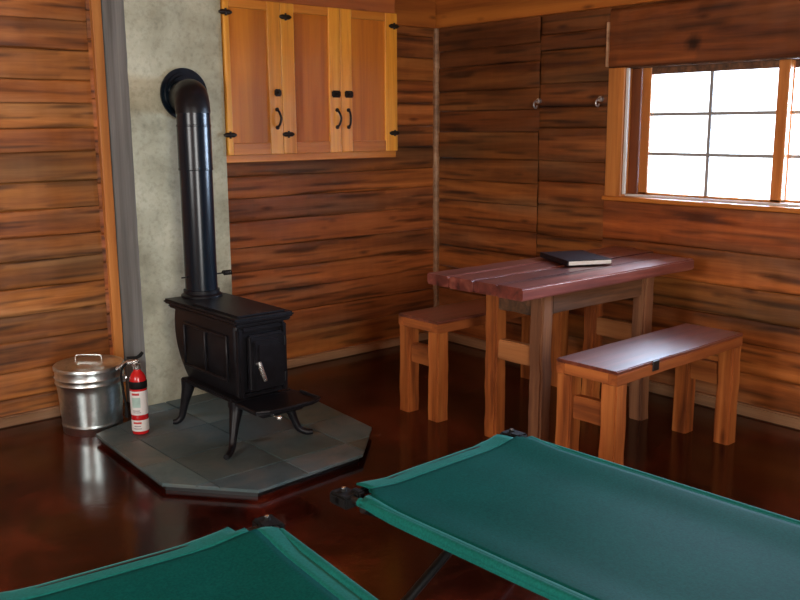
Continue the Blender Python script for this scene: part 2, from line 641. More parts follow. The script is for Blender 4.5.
def tones_dark(n, a, b):
    out = []
    for i in range(n):
        g = rg.uniform(a, b)
        out.append((g, g * rg.uniform(0.78, 0.98), g * rg.uniform(0.8, 1.1)))
    return out


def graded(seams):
    # darker upper courses, lighter ones low down
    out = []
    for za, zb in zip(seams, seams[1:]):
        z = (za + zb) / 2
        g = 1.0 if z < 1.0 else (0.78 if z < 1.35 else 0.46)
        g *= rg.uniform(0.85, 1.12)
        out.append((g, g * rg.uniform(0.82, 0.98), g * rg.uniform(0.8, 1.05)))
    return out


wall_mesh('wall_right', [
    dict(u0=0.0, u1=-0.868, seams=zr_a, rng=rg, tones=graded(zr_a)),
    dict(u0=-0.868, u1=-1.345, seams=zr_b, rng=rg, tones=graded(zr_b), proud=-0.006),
    dict(u0=-1.345, u1=-6.4, seams=[0.0, 0.20, 0.35, 0.47, 0.62, 0.79, 1.0], rng=rg, tones=[(1.0, .9, .9), (1.05, .95, .9), (1.1, .95, .9), (.85, .9, .9), (1.1, .95, .9), (1.15, .85, .8)]),
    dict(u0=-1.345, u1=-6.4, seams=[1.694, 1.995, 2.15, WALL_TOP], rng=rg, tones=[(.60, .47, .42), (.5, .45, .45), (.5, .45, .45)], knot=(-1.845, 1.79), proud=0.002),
    dict(u0=-3.30, u1=-6.4, seams=[1.0, 1.15, 1.3, 1.45, 1.6, 1.694], rng=rg),
], 'y', M['log_y'])

# plain log walls that close the room behind the camera; the left one has a window hole, the front one a doorway
def wall_logs_simple(name, boxes, material):
    bm = bmesh.new()
    for b in boxes:
        box(bm, *b)
    return struct(link(name, bm, material))


logp = wood('varnished_log_plain', (0.12, 0.035, 0.01), (0.34, 0.12, 0.03), (0.50, 0.20, 0.06), 'y', 0.5, 0.8)
wall_logs_simple('wall_left', [(-5.84, -5.7, -6.54, -3.2, 0, WALL_TOP), (-5.84, -5.7, -2.0, 0.14, 0, WALL_TOP),
                               (-5.84, -5.7, -3.2, -2.0, 0, 0.95), (-5.84, -5.7, -3.2, -2.0, 1.85, WALL_TOP)], logp)
wall_logs_simple('wall_front', [(-5.7, -4.75, -6.54, -6.4, 0, WALL_TOP), (-3.45, 0.14, -6.54, -6.4, 0, WALL_TOP),
                                (-4.75, -3.45, -6.54, -6.4, 2.1, WALL_TOP)], logp)
bm = bmesh.new()
box(bm, -5.84, 0.14, -6.54, 0.14, WALL_TOP, WALL_TOP + 0.08)
struct(link('ceiling', bm, M['trim_x']))
bm = bmesh.new()
box(bm, -5.84, 0.14, -6.54, 0.14, -0.12, 0.0)
struct(link('floor', bm, M['floor']))

# orange top plates along both walls
struct(bxo('trim_1', (-1.70, -0.032, -0.030, 0.02, 2.003, WALL_TOP), M['trim_x']))
struct(bxo('trim_2', (-0.030, 0.02, -6.38, 0.02, 2.003, WALL_TOP), M['trim_y']))
# corner strip, chimney edge board, thin strip beside the infill
bm = bmesh.new()
prism(bm, [(-0.026, 0.012), (-0.026, -0.014), (-0.014, -0.026), (0.012, -0.026), (0.012, 0.012)], 0.0, 2.003)
struct(link('trim_3', bm, M['base']))
struct(bxo('trim_4', (-2.252, -2.205, -0.030, 0.01, 0.0, WALL_TOP), M['trim_z']))
struct(bxo('trim_5', (-0.014, 0.01, -1.345, -1.333, 1.70, 1.93), M['base']))

# baseboards
bm = bmesh.new()
box(bm, -1.68, -0.03, -0.034, 0.012, 0.0, 0.050, bev=0.008, seg=2)
box(bm, -5.7, -2.252, -0.034, 0.012, 0.0, 0.050, bev=0.008, seg=2)
struct(link('baseboard_back', bm, M['base']))
bm = bmesh.new()
box(bm, -0.034, 0.012, -6.38, -0.03, 0.0, 0.058, bev=0.008, seg=2)
struct(link('baseboard_right', bm, M['base_y']))

# ------------------------------------------------------------------ chimney (board-formed concrete, greyer side)
bm = bmesh.new()
x0c, x1c, yfc = -2.20, -1.70, -0.272
nz, nx = 90, 20
cols = []


def addgrid(fn, na, nb, mi):
    g = [[bm.verts.new(fn(i / na, j / nb)) for j in range(nb + 1)] for i in range(na + 1)]
    for i in range(na):
        for j in range(nb):
            bm.faces.new((g[i][j], g[i + 1][j], g[i + 1][j + 1], g[i][j + 1])).material_index = mi


def cdisp(a, z):
    edge = 0.0
    return noise.noise(Vector((a * 4, z * 3, 2))) * 0.006 + noise.noise(Vector((a * 22, z * 22, 5))) * 0.002


addgrid(lambda s, t: (x0c + (x1c - x0c) * s + (0.003 * noise.noise(Vector((t * 30, 1, 1))) if s in (0.0,) else 0), yfc + cdisp(s, t * 2.3) * (0 if s in (0.0, 1.0) else 1), t * WALL_TOP), nx, nz, 0)
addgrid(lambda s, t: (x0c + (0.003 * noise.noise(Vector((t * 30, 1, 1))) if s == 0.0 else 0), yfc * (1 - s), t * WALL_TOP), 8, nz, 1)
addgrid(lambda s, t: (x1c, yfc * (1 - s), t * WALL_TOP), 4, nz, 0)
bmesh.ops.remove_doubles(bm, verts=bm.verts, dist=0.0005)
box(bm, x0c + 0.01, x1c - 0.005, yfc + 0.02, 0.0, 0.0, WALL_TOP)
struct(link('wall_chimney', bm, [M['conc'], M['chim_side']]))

# ------------------------------------------------------------------ window in the right wall
wn = thing('window_1', None, None, (0, 0, 0))
wn['kind'] = 'structure'
bm = bmesh.new()   # lining of the hole, facing boards and sill
box(bm, -0.004, 0.17, -1.455, -1.350, Z_SILL - 0.03, Z_HEAD + 0.005, bev=0.003)
box(bm, -0.002, 0.17, Y_HOLE0 - 0.10, Y_HOLE0, Z_SILL - 0.03, Z_HEAD + 0.026, bev=0.003)
link('window_frame', bm, M['trim_z'], wn)
bxo('window_head', (0.022, 0.17, Y_HOLE0, -1.455, Z_HEAD, Z_HEAD + 0.026), M['apron'], wn, 0.002)
bm = bmesh.new()
box(bm, -0.028, 0.17, Y_HOLE0 - 0.10, -1.350, Z_SILL - 0.035, Z_SILL - 0.012, bev=0.004)
link('window_sill', bm, M['trim_y'], wn)
bxo('window_track', (0.035, 0.15, Y_HOLE0, -1.455, Z_SILL - 0.012, Z_SILL), M['vinyl'], wn, 0.002)
bxo('window_edge_highlight', (-0.002, 0.012, -1.480, -1.462, Z_SILL, Z_HEAD), M['vinyl'], wn, 0.002)  # white strip paints in the bright reflection along the frame edge


def sash(y1, y0, xa, cols_n):
    """y1 = edge nearer the corner"""
    bm = bmesh.new()
    st = 0.055
    box(bm, xa, xa + 0.035, y1 - st, y1, Z_SILL, Z_HEAD, bev=0.003)
    box(bm, xa, xa + 0.035, y0, y0 + st, Z_SILL, Z_HEAD, bev=0.003)
    box(bm, xa, xa + 0.035, y0, y1, Z_SILL, Z_SILL + 0.012, bev=0.0)
    s = link('sash', bm, M['trim_z'], wn)
    bxo('sash_rail', (xa, xa + 0.035, y0 + st, y1 - st, Z_HEAD - 0.035, Z_HEAD), M['apron'], s, 0.002)
    bm = bmesh.new()
    ga, gb, za, zb = y0 + st, y1 - st, Z_SILL + 0.012, Z_HEAD - 0.035
    for k in (1, 2):
        z = za + (zb - za) * k / 3
        box(bm, xa + 0.008, xa + 0.024, ga, gb, z - 0.008, z + 0.008)
    ym = (ga + gb) / 2
    box(bm, xa + 0.0075, xa + 0.0245, ym - 0.009, ym + 0.009, za, zb)
    link('muntin', bm, M['muntin'], s)
    bm = bmesh.new()
    box(bm, xa + 0.014, xa + 0.018, ga - 0.005, gb + 0.005, za - 0.005, zb + 0.005)
    link('pane', bm, M['glass'], s)


sash(-1.520, -2.312, 0.060, 2)
sash(-2.255, -3.28, 0.110, 2)
bxo('window_post', (0.06, 0.15, -1.515, -1.455, Z_SILL, Z_HEAD), M['reveal'], wn, 0.002)

# ------------------------------------------------------------------ wall cabinet
cab = thing('wall_cabinet', 'honey pine wall cabinet with three panel doors hung beside the chimney', 'cabinet', (-1.70, -0.25, 1.22))
CX0, CX1, CY, CZ0, CZ1 = 0.0, 1.130, 0.0, 0.0, 0.82     # local: y=0 carcass face, z from its underside
bm = bmesh.new()
box(bm, CX0, CX1, 0.0, 0.245, CZ0, CZ0 + 0.02)
box(bm, CX0, CX1, 0.0, 0.245, CZ1, CZ1 + 0.02)
box(bm, CX0, CX0 + 0.02, 0.0, 0.245, CZ0 + 0.02, CZ1)
box(bm, CX1 - 0.02, CX1, 0.0, 0.245, CZ0 + 0.02, CZ1)
box(bm, CX0 + 0.02, CX1 - 0.02, 0.23, 0.245, CZ0 + 0.02, CZ1)
link('carcass', bm, M['cab_z'], cab)
bm = bmesh.new()
box(bm, CX0, CX1, -0.020, 0.0, 0.0, 0.055, bev=0.002)
link('bottom_rail', bm, M['cab_x'], cab)
bm = bmesh.new()
box(bm, CX0, CX1, -0.020, 0.0, CZ1 - 0.03, CZ1 + 0.10, bev=0.002)
link('top_rail', bm, M['bench_edge'], cab)


def cab_door(xa, xb, la, lb, hinge_x, handle_x, latch):
    """la, lb = stile widths"""
    d = thing('door', None, None)
    del_ = d
    d.parent = cab
    za, zb = 0.038, CZ1 - 0.012
    y0, y1 = -0.042, -0.0205
    bm = bmesh.new()
    box(bm, xa, xa + la, y0, y1, za, zb, bev=0.0025)
    link('stile', bm, M['cab_z'], d)
    bm = bmesh.new()
    box(bm, xb - lb, xb, y0, y1, za, zb, bev=0.0025)
    link('stile', bm, M['cab_z'], d)
    bm = bmesh.new()
    box(bm, xa + la, xb - lb, y0 + 0.001, y1, za, za + 0.060, bev=0.0025)
    link('rail', bm, M['cab_x'], d)
    bm = bmesh.new()
    box(bm, xa + la, xb - lb, y0 + 0.001, y1, zb - 0.045, zb, bev=0.0025)
    link('rail', bm, M['cab_x'], d)
    bxo('panel', (xa + la - 0.004, xb - lb + 0.004, y0 + 0.012, y1, za + 0.055, zb - 0.04), M['cab_panel'], d, 0)
    for hz in (0.140, CZ1 - 0.082):
        bm = bmesh.new()
        hy = y0 - 0.003
        for s in (-1, 1):
            tube(bm, [(hinge_x + s * 0.002, hy, hz), (hinge_x + s * 0.020, hy, hz), (hinge_x + s * 0.036, hy + 0.001, hz)], [0.012, 0.013, 0.005], 10)
        tube(bm, [(hinge_x, hy - 0.003, hz - 0.018), (hinge_x, hy - 0.003, hz + 0.018)], 0.006, 10)
        link('hinge', bm, M['hinge'], d, True)
    bm = bmesh.new()
    hz = 0.222
    s = 1 if handle_x > (xa + xb) / 2 else -1
    pts = [(handle_x, y0 - 0.002, hz + 0.046), (handle_x + 0.002 * s, y0 - 0.020, hz + 0.033), (handle_x + 0.006 * s, y0 - 0.032, hz),
           (handle_x + 0.002 * s, y0 - 0.020, hz - 0.033), (handle_x, y0 - 0.002, hz - 0.046)]
    tube(bm, smoothpath(pts, 5), 0.0062, 10)
    for dz in (0.046, -0.046):
        tube(bm, [(handle_x, y0 + 0.001, hz + dz), (handle_x, y0 - 0.006, hz + dz)], 0.011, 12)
    link('handle', bm, M['hinge'], d, True)
    bm = bmesh.new()
    lw = 0.021 if latch < 0.5 else 0.030
    box(bm, latch - lw, latch + lw, y0 - 0.010, y0, 0.335, 0.373, bev=0.006, seg=2)
    tube(bm, [(latch, y0 - 0.008, 0.354), (latch, y0 - 0.022, 0.354)], [0.010, 0.008], 12)
    link('latch', bm, M['hinge'], d, True)
    return d


cab_door(0.004, 0.334, 0.030, 0.078, 0.014, 0.298, 0.305)
cab_door(0.337, 0.718, 0.082, 0.076, 0.365, 0.688, 0.682)
cab_door(0.721, 1.126, 0.076, 0.088, 1.100, 0.766, 0.770)

# ------------------------------------------------------------------ two hooks screwed into the wall
for (hy, hz, lab) in ((-0.868, 1.536, 'small shiny screw hook on the log wall, farther from the window'),
                      (-1.305, 1.536, 'small shiny screw hook on the log wall, close beside the window frame')):
    bm = bmesh.new()
    tube(bm, [(0.006, 0, 0), (-0.010, 0, 0)], 0.015, 14)
    pts = [(-0.006, 0, 0.0), (-0.026, 0, 0.0), (-0.042, 0, -0.012), (-0.042, 0, -0.032), (-0.024, 0, -0.040), (-0.016, 0, -0.026)]
    tube(bm, smoothpath(pts, 5), 0.0048, 8)
    o = link('wall_hook', bm, M['hookmetal'], None, True, (0, hy, hz))
    tag(o, lab, 'hook', 'screw hooks on the window wall')

# ------------------------------------------------------------------ hearth pad
pad = thing('hearth_pad', 'low grey slate hearth pad with cut corners under the stove', 'hearth', (-2.05, -0.9, 0))
PAD = [(-2.205, -0.275), (-2.31, -0.41), (-2.566, -0.512), (-2.60, -1.25), (-2.352, -1.555), (-1.815, -1.515), (-1.572, -1.27), (-1.52, -0.74), (-1.70, -0.275)]
loc = Vector((-2.05, -0.9))
poly = [(x - loc.x, y - loc.y) for x, y in PAD]
cx = sum(p[0] for p in poly) / 9
cy = sum(p[1] for p in poly) / 9
bm = bmesh.new()
prism(bm, [(cx + (x - cx) * 0.965, cy + (y - cy) * 0.965) for x, y in poly], 0.0, 0.024)
link('pad_base', bm, M['blackmetal'], pad)


def clip(poly, a, b, c):
    """keep a*x+b*y<=c"""
    out = []
    for i in range(len(poly)):
        p, q = poly[i], poly[(i + 1) % len(poly)]
        dp, dq = a * p[0] + b * p[1] - c, a * q[0] + b * q[1] - c
        if dp <= 0:
            out.append(p)
        if (dp < 0 < dq) or (dq < 0 < dp):
            t = dp / (dp - dq)
            out.append((p[0] + (q[0] - p[0]) * t, p[1] + (q[1] - p[1]) * t))
    return out


bm = bmesh.new()
lay = bm.loops.layers.float_color.new('tone')
T = 0.305
gap = 0.004
prism(bm, poly, 0.024, 0.033)
rgp = random.Random(5)
xs = [-0.60, -0.40, -0.06, 0.26, 0.60]
ys = [-0.70, -0.46, -0.14, 0.18, 0.50, 0.70]
for i in range(len(xs) - 1):
    for j in range(len(ys) - 1):
        p = poly
        for (a, b, c) in ((-1, 0, -(xs[i] + gap)), (1, 0, xs[i + 1] - gap), (0, -1, -(ys[j] + gap)), (0, 1, ys[j + 1] - gap)):
            p = clip(p, a, b, c)
            if len(p) < 3:
                break
        if len(p) < 3:
            continue
        before = set(bm.faces)
        prism(bm, p, 0.033, 0.038 + rgp.uniform(-0.001, 0.001))
        g = rgp.uniform(0.75, 1.3)
        t = (g * rgp.uniform(0.95, 1.1), g, g * rgp.uniform(0.92, 1.05), 1)
        for f in bm.faces:
            if f not in before:
                for lp in f.loops:
                    lp[lay] = t
for f in bm.faces:
    for lp in f.loops:
        if lp[lay][3] == 0 or (lp[lay][0] == 0):
            lp[lay] = (0.9, 0.9, 0.9, 1)
link('slate_tiles', bm, M['slate'], pad)

# ------------------------------------------------------------------ wood stove
st = thing('wood_stove', 'small black cast iron box stove standing on the slate hearth pad', 'stove', (-2.060, -0.885, 0.044))
Z0 = 0.038
bx0, bx1, by0, by1 = -0.125, 0.124, -0.245, 0.300     # body footprint, front = -y
zb0, zb1 = 0.212, 0.535


def bulge(t):
    # side profile: pinched foot, swelling towards the top
    return 0.010 - 0.040 * (1 - t) ** 2.4 - 0.008 * t ** 4


bm = bmesh.new()
nzz = 16
loops = []
for k in range(nzz + 1):
    t = k / nzz
    z = zb0 + (zb1 - zb0) * t
    o = bulge(t)
    ring = []
    hx0, hx1, hy0, hy1 = bx0 - o, bx1 + o, by0 - o * 0.4, by1 + o
    cr = 0.02
    for (cxx, cyy, a0) in ((hx1 - cr, hy1 - cr, 0), (hx0 + cr, hy1 - cr, 90), (hx0 + cr, hy0 + cr, 180), (hx1 - cr, hy0 + cr, 270)):
        for q in range(5):
            a = R(a0 + q * 22.5)
            ring.append(bm.verts.new((cxx + cr * math.cos(a), cyy + cr * math.sin(a), z)))
    loops.append(ring)
n = len(loops[0])
for a, b in zip(loops, loops[1:]):
    for i in range(n):
        bm.faces.new((a[i], a[(i + 1) % n], b[(i + 1) % n], b[i]))
bm.faces.new(loops[0][::-1])
bm.faces.new(loops[-1])
# relief panel on each long side
for s in (-1, 1):
    xo = bx0 - 0.011 if s < 0 else bx1 + 0.011
    for (za, zc, w0) in ((0.285, 0.300, 0.19), (0.475, 0.490, 0.19)):
        box(bm, xo - 0.006, xo + 0.006, -w0, w0, za, zc, bev=0.004)
    for yy in (-0.19, 0.19, 0.0):
        box(bm, xo - 0.006, xo + 0.006, yy - 0.007, yy + 0.007, 0.285, 0.490, bev=0.004)
link('body', bm, M['iron'], st, True)
# top plates
bm = bmesh.new()
box(bm, -0.148, 0.148, -0.290, 0.366, 0.552, 0.574, bev=0.008, seg=2)
box(bm, -0.136, 0.140, -0.272, 0.340, 0.534, 0.553, bev=0.006, seg=2)
box(bm, -0.118, 0.118, -0.262, 0.130, 0.572, 0.581, bev=0.004, seg=2)
link('top_plate', bm, M['iron'], st)
bm = bmesh.new()
lathe(bm, [(0.096, 0.572), (0.096, 0.582), (0.084, 0.590), (0.084, 0.606), (0.070, 0.606)], 40, (0.025, 0.310))
link('flue_collar', bm, M['iron'], st, True)
# base plate with the ash lip in front
bm = bmesh.new()
box(bm, -0.135, 0.145, -0.255, 0.255, 0.196, 0.214, bev=0.005, seg=2)
link('base_plate', bm, M['iron'], st)
bm = bmesh.new()
outline = [(-0.135, -0.20), (-0.150, -0.30), (-0.152, -0.440), (-0.10, -0.462), (0.005, -0.468), (0.11, -0.462), (0.162, -0.440), (0.160, -0.30), (0.145, -0.20)]
prism(bm, outline, 0.200, 0.211)
for i in range(1, 7):
    a, b = outline[i], outline[i + 1]
    tube(bm, [(a[0], a[1], 0.214), (b[0], b[1], 0.214)], 0.007, 8)
box(bm, -0.10, 0.11, -0.40, -0.235, 0.165, 0.201, bev=0.008)
link('ash_lip', bm, M['iron'], st, True)
bm = bmesh.new()
g = bmesh.ops.create_uvsphere(bm, u_segments=16, v_segments=10, radius=0.013)
for v in bm.verts:
    v.co += Vector((-0.06, -0.468, 0.180))
tube(bm, [(-0.06, -0.39, 0.180), (-0.06, -0.462, 0.180)], 0.006, 10)
link('damper_knob', bm, M['nickel'], st, True)['label'] = 'bright nickel knob'
# front frame and door
bm = bmesh.new()
yf = by0 - 0.004
box(bm, bx0 + 0.004, bx0 + 0.030, yf - 0.014, yf + 0.02, 0.222, 0.525, bev=0.006, seg=2)
box(bm, bx1 - 0.026, bx1 - 0.002, yf - 0.014, yf + 0.02, 0.222, 0.525, bev=0.006, seg=2)
box(bm, bx0 + 0.030, bx1 - 0.026, yf - 0.010, yf + 0.02, 0.505, 0.525, bev=0.005, seg=2)
box(bm, bx0 + 0.030, bx1 - 0.026, yf - 0.010, yf + 0.02, 0.222, 0.238, bev=0.005, seg=2)
link('front_frame', bm, M['iron'], st)
dr = thing('door', None, None)
dr.parent = st
bm = bmesh.new()
box(bm, -0.080, 0.098, yf - 0.034, yf - 0.004, 0.248, 0.495, bev=0.010, seg=3)
box(bm, -0.060, 0.086, yf - 0.041, yf - 0.033, 0.270, 0.473, bev=0.006, seg=2)
box(bm, -0.040, 0.066, yf - 0.045, yf - 0.040, 0.292, 0.451, bev=0.004, seg=2)
link('door_plate', bm, M['iron'], dr)
for hz in (0.29, 0.45):
    bm = bmesh.new()
    tube(bm, [(0.103, yf - 0.020, hz - 0.02), (0.103, yf - 0.020, hz + 0.02)], 0.010, 12)
    link('hinge', bm, M['iron'], dr, True)
bm = bmesh.new()
tube(bm, [(-0.048, yf - 0.04, 0.372), (-0.048, yf - 0.060, 0.372)], 0.008, 10)
tube(bm, [(-0.052, yf - 0.062, 0.385), (-0.044, yf - 0.066, 0.352), (-0.026, yf - 0.066, 0.300)], [0.009, 0.0105, 0.009], 14)
link('door_handle', bm, M['nickel'], dr, True)['label'] = 'bright nickel coil handle'
# four curved legs
for (lx, ly, sx, sy) in ((-0.122, -0.228, -1.15, -1.2), (0.125, -0.215, 1, -1), (-0.115, 0.215, -0.75, 0.4), (0.125, 0.215, 0.75, 0.4)):
    bm = bmesh.new()
    pts = [(lx, ly, 0.205), (lx + sx * 0.006, ly + sy * 0.005, 0.165), (lx + sx * 0.022, ly + sy * 0.018, 0.115), (lx + sx * 0.036, ly + sy * 0.030, 0.065),
           (lx + sx * 0.050, ly + sy * 0.042, 0.028), (lx + sx * 0.075, ly + sy * 0.062, 0.012), (lx + sx * 0.098, ly + sy * 0.080, 0.012)]
    rr = [0.034, 0.029, 0.022, 0.017, 0.0155, 0.0145, 0.012]
    sp = smoothpath(pts, 4)
    rads = []
    for i in range(len(sp)):
        f = i / (len(sp) - 1) * (len(rr) - 1)
        k = min(int(f), len(rr) - 2)
        rads.append(rr[k] + (rr[k + 1] - rr[k]) * (f - k))
    tube(bm, sp, rads, 12)
    # scalloped bracket where the leg meets the base
    box(bm, min(lx, lx - sx * 0.05), max(lx, lx - sx * 0.05), ly - 0.010, ly + 0.010, 0.165, 0.198, bev=0.006)
    box(bm, lx - 0.010, lx + 0.010, min(ly, ly - sy * 0.05), max(ly, ly - sy * 0.05), 0.165, 0.198, bev=0.006)
    link('leg', bm, M['iron'], st, True)

# stove pipe from the collar up and into the chimney
pp = thing('stove_pipe', 'black stovepipe rising from the stove and bending into the chimney', 'stovepipe', (-2.035, -0.575, 0.6508))
px = Vector((0, 0, 0))
top = Vector((0.062, 0.385, 0.925))
bm = bmesh.new()
lathe(bm, [(0.075, 0.0), (0.075, 0.560)], 40, cap0=True, cap1=False)
lathe(bm, [(0.0775, 0.560), (0.0775, 0.756)], 40, cap0=False, cap1=False)
lathe(bm, [(0.0785, 0.555), (0.0795, 0.560), (0.0785, 0.565)], 40, cap0=False, cap1=False)
lathe(bm, [(0.0785, 0.751), (0.0795, 0.756), (0.0785, 0.761)], 40, cap0=False, cap1=False)
lathe(bm, [(0.0765, 0.756), (0.0765, 0.815)], 40, cap0=False, cap1=True)
link('pipe', bm, M['pipe'], pp, True)
bm = bmesh.new()
d = Vector((0.112, 0.303, 0)).normalized()
pts = []
Re = 0.082
for i in range(13):
    a = PI / 2 * i / 12
    pts.append(Vector((0, 0, 0.808)) + d * (Re * (1 - math.cos(a))) + Vector((0, 0, Re * math.sin(a))))
pts.append(Vector((0, 0, 0.808 + Re)) + d * 0.318)
rads = [0.0785 - (0.0012 if i % 3 == 0 else 0) for i in range(len(pts))]
tube(bm, pts, rads, 40)
link('elbow', bm, M['iron'], pp, True)
bm = bmesh.new()
c = Vector((0, 0, 0.825 + Re)) + d * 0.318
for (ra, rb, a, b) in ((0.124, 0.124, 0.0, 0.010), (0.103, 0.103, 0.006, 0.018), (0.088, 0.088, 0.014, 0.030)):
    # flat rings stacked against the chimney face
    rings = []
    p0 = Vector((c.x, 0.296 - a, c.z))
    p1 = Vector((c.x, 0.296 - b, c.z))
    tube(bm, [p0, p1], [ra, rb], 44)
link('wall_collar', bm, M['pipe'], pp, True)
# damper rod with its coil handle
bm = bmesh.new()
tube(bm, [(-0.100, 0.0, 0.062), (0.135, 0.0, 0.062)], 0.0035, 8)
hel = []
for i in range(61):
    a = i / 60 * 5 * 2 * PI
    hel.append((0.118 + 0.045 * i / 60, 0.010 * math.cos(a), 0.062 + 0.010 * math.sin(a)))
tube(bm, hel, 0.0032, 6)
link('damper_handle', bm, M['hinge'], pp, True)

# ------------------------------------------------------------------ galvanised bucket with lid
cn = thing('ash_bucket', 'galvanized metal ash bucket with lid on the floor left of the hearth', 'bucket', (-2.50, -0.29, 0))
cn.location = (-2.500, -0.316, 0)
cn.scale = (1.05, 1.05, 1.05)
bm = bmesh.new()
prof = [(0.118, 0.004), (0.124, 0.0), (0.128, 0.006), (0.1285, 0.030), (0.131, 0.034), (0.131, 0.040), (0.1295, 0.045)]
for k in range(8):
    z = 0.05 + k * 0.023
    prof.append((0.129 + (z - 0.045) * 0.075, z))
prof += [(0.146, 0.222), (0.1490, 0.228), (0.1460, 0.234), (0.1463, 0.246), (0.1495, 0.252), (0.1465, 0.258), (0.147, 0.290), (0.149, 0.296)]
lathe(bm, prof, 64)
link('bucket_body', bm, M['galv'], cn, True)
bm = bmesh.new()
lathe(bm, [(0.149, 0.284), (0.152, 0.287), (0.152, 0.300), (0.149, 0.304), (0.140, 0.305), (0.130, 0.301), (0.10, 0.309), (0.05, 0.318), (0.01, 0.321)], 64, cap0=False)
lid = link('lid', bm, M['galv'], cn, True)
bm = bmesh.new()
tube(bm, smoothpath([(-0.045, 0.035, 0.316), (-0.045, 0.035, 0.334), (-0.032, 0.026, 0.342), (0.032, -0.026, 0.342), (0.045, -0.035, 0.334), (0.045, -0.035, 0.316)], 5), 0.0033, 8)
link('lid_handle', bm, M['nickel'], lid, True)
bm = bmesh.new()
for s in (-1, 1):
    a = R(-42) if s > 0 else R(138)
    cxx, cyy = math.cos(a), math.sin(a)
    base = Vector((cxx * 0.147, cyy * 0.147, 0.235))
    box(bm, base.x - 0.012, base.x + 0.012, base.y - 0.012, base.y + 0.012, 0.215, 0.255, bev=0.006)
hp = []
a = R(-42)
ex = Vector((math.cos(a), math.sin(a), 0))
ey = Vector((-ex.y, ex.x, 0))
for i in range(25):
    t = PI * i / 24
    hp.append(ex * (0.163 * math.cos(t)) + Vector((0, 0, 0.237)) + ey * (0.163 * math.sin(t) * 0.97) - Vector((0, 0, 0.055 * math.sin(t))))
tube(bm, hp, 0.0032, 8)
link('bail_handle', bm, M['nickel'], cn, True)

# ------------------------------------------------------------------ fire extinguisher
ex_ = thing('fire_extinguisher', 'red fire extinguisher with white labels standing beside the bucket', 'fire extinguisher', (-2.405, -0.635, 0.038), R(-8))
bm = bmesh.new()
lathe(bm, [(0.030, 0.0), (0.036, 0.004), (0.038, 0.012), (0.038, 0.245), (0.036, 0.262), (0.028, 0.280), (0.017, 0.292), (0.015, 0.305)], 40)
link('cylinder', bm, M['redpaint'], ex_, True)
bm = bmesh.new()
lathe(bm, [(0.0384, 0.018), (0.0386, 0.020), (0.0386, 0.068), (0.0384, 0.070)], 40, cap0=False, cap1=False)
link('paper_label', bm, M['label'], ex_, True)['label'] = 'lower white paper label band'
bm = bmesh.new()
lathe(bm, [(0.0384, 0.094), (0.0386, 0.096), (0.0386, 0.202), (0.0384, 0.204)], 40, cap0=False, cap1=False)
lb = link('paper_label', bm, M['label'], ex_, True)
lb['label'] = 'upper white paper label band'
pmats = [plain('pale_green_print', (0.45, 0.66, 0.60), 0.5), plain('grey_print', (0.35, 0.35, 0.36), 0.5), plain('red_print', (0.60, 0.06, 0.06), 0.5)]
# printed panels on the labels: a green pictogram block, red strips and grey text lines, toward the room
def lab_patch(a0, a1, z0, z1):
    vs0, vs1 = [], []
    for i in range(7):
        a = R(a0 + (a1 - a0) * i / 6)
        vs0.append(bm.verts.new((0.0391 * math.cos(a), 0.0391 * math.sin(a), z0)))
        vs1.append(bm.verts.new((0.0391 * math.cos(a), 0.0391 * math.sin(a), z1)))
    for i in range(6):
        bm.faces.new((vs0[i], vs0[i + 1], vs1[i + 1], vs1[i]))


for k, (za, zc, mi) in enumerate(((0.130, 0.176, 0), (0.112, 0.117, 1), (0.104, 0.108, 1), (0.186, 0.196, 2), (0.028, 0.033, 1), (0.040, 0.045, 1), (0.053, 0.062, 2))):
    bm = bmesh.new()
    lab_patch(205 + (k % 3) * 3, 262 - (k % 2) * 5, za, zc)
    link('label_print', bm, pmats[mi], ex_)
bm = bmesh.new()
lathe(bm, [(0.0386, 0.214), (0.0400, 0.216), (0.0400, 0.246), (0.0386, 0.248)], 40, cap0=False, cap1=False)
link('strap', bm, M['rubber'], ex_, True)
bm = bmesh.new()
lathe(bm, [(0.016, 0.300), (0.017, 0.304), (0.017, 0.322), (0.012, 0.326), (0.012, 0.338)], 24)
tube(bm, [(0.0, 0.0, 0.322), (-0.018, -0.020, 0.322)], 0.011, 16)
link('valve', bm, M['nickel'], ex_, True)
bm = bmesh.new()
# carrying lever (pale, slanting down and out) and squeeze grip
box(bm, -0.010, 0.010, -0.012, 0.012, 0.332, 0.346, bev=0.003)
tube(bm, [(0.0, 0.0, 0.336), (-0.040, 0.026, 0.326), (-0.078, 0.050, 0.300)], [0.012, 0.011, 0.008], 10)
link('carry_handle', bm, M['nickel'], ex_, True)
bm = bmesh.new()
tube(bm, [(-0.035, 0.026, 0.350), (0.0, 0.0, 0.352), (0.014, -0.010, 0.362), (0.024, -0.016, 0.376)], [0.006, 0.007, 0.009, 0.007], 10)
link('squeeze_lever', bm, M['rubber'], ex_, True)
bm = bmesh.new()
tube(bm, smoothpath([(-0.016, 0.012, 0.330), (-0.048, 0.020, 0.322), (-0.064, 0.030, 0.280), (-0.058, 0.034, 0.20), (-0.050, 0.030, 0.12)], 6), 0.0055, 10)
tube(bm, [(-0.050, 0.030, 0.125), (-0.050, 0.030, 0.075)], [0.007, 0.011], 14)
link('hose', bm, M['rubber'], ex_, True)

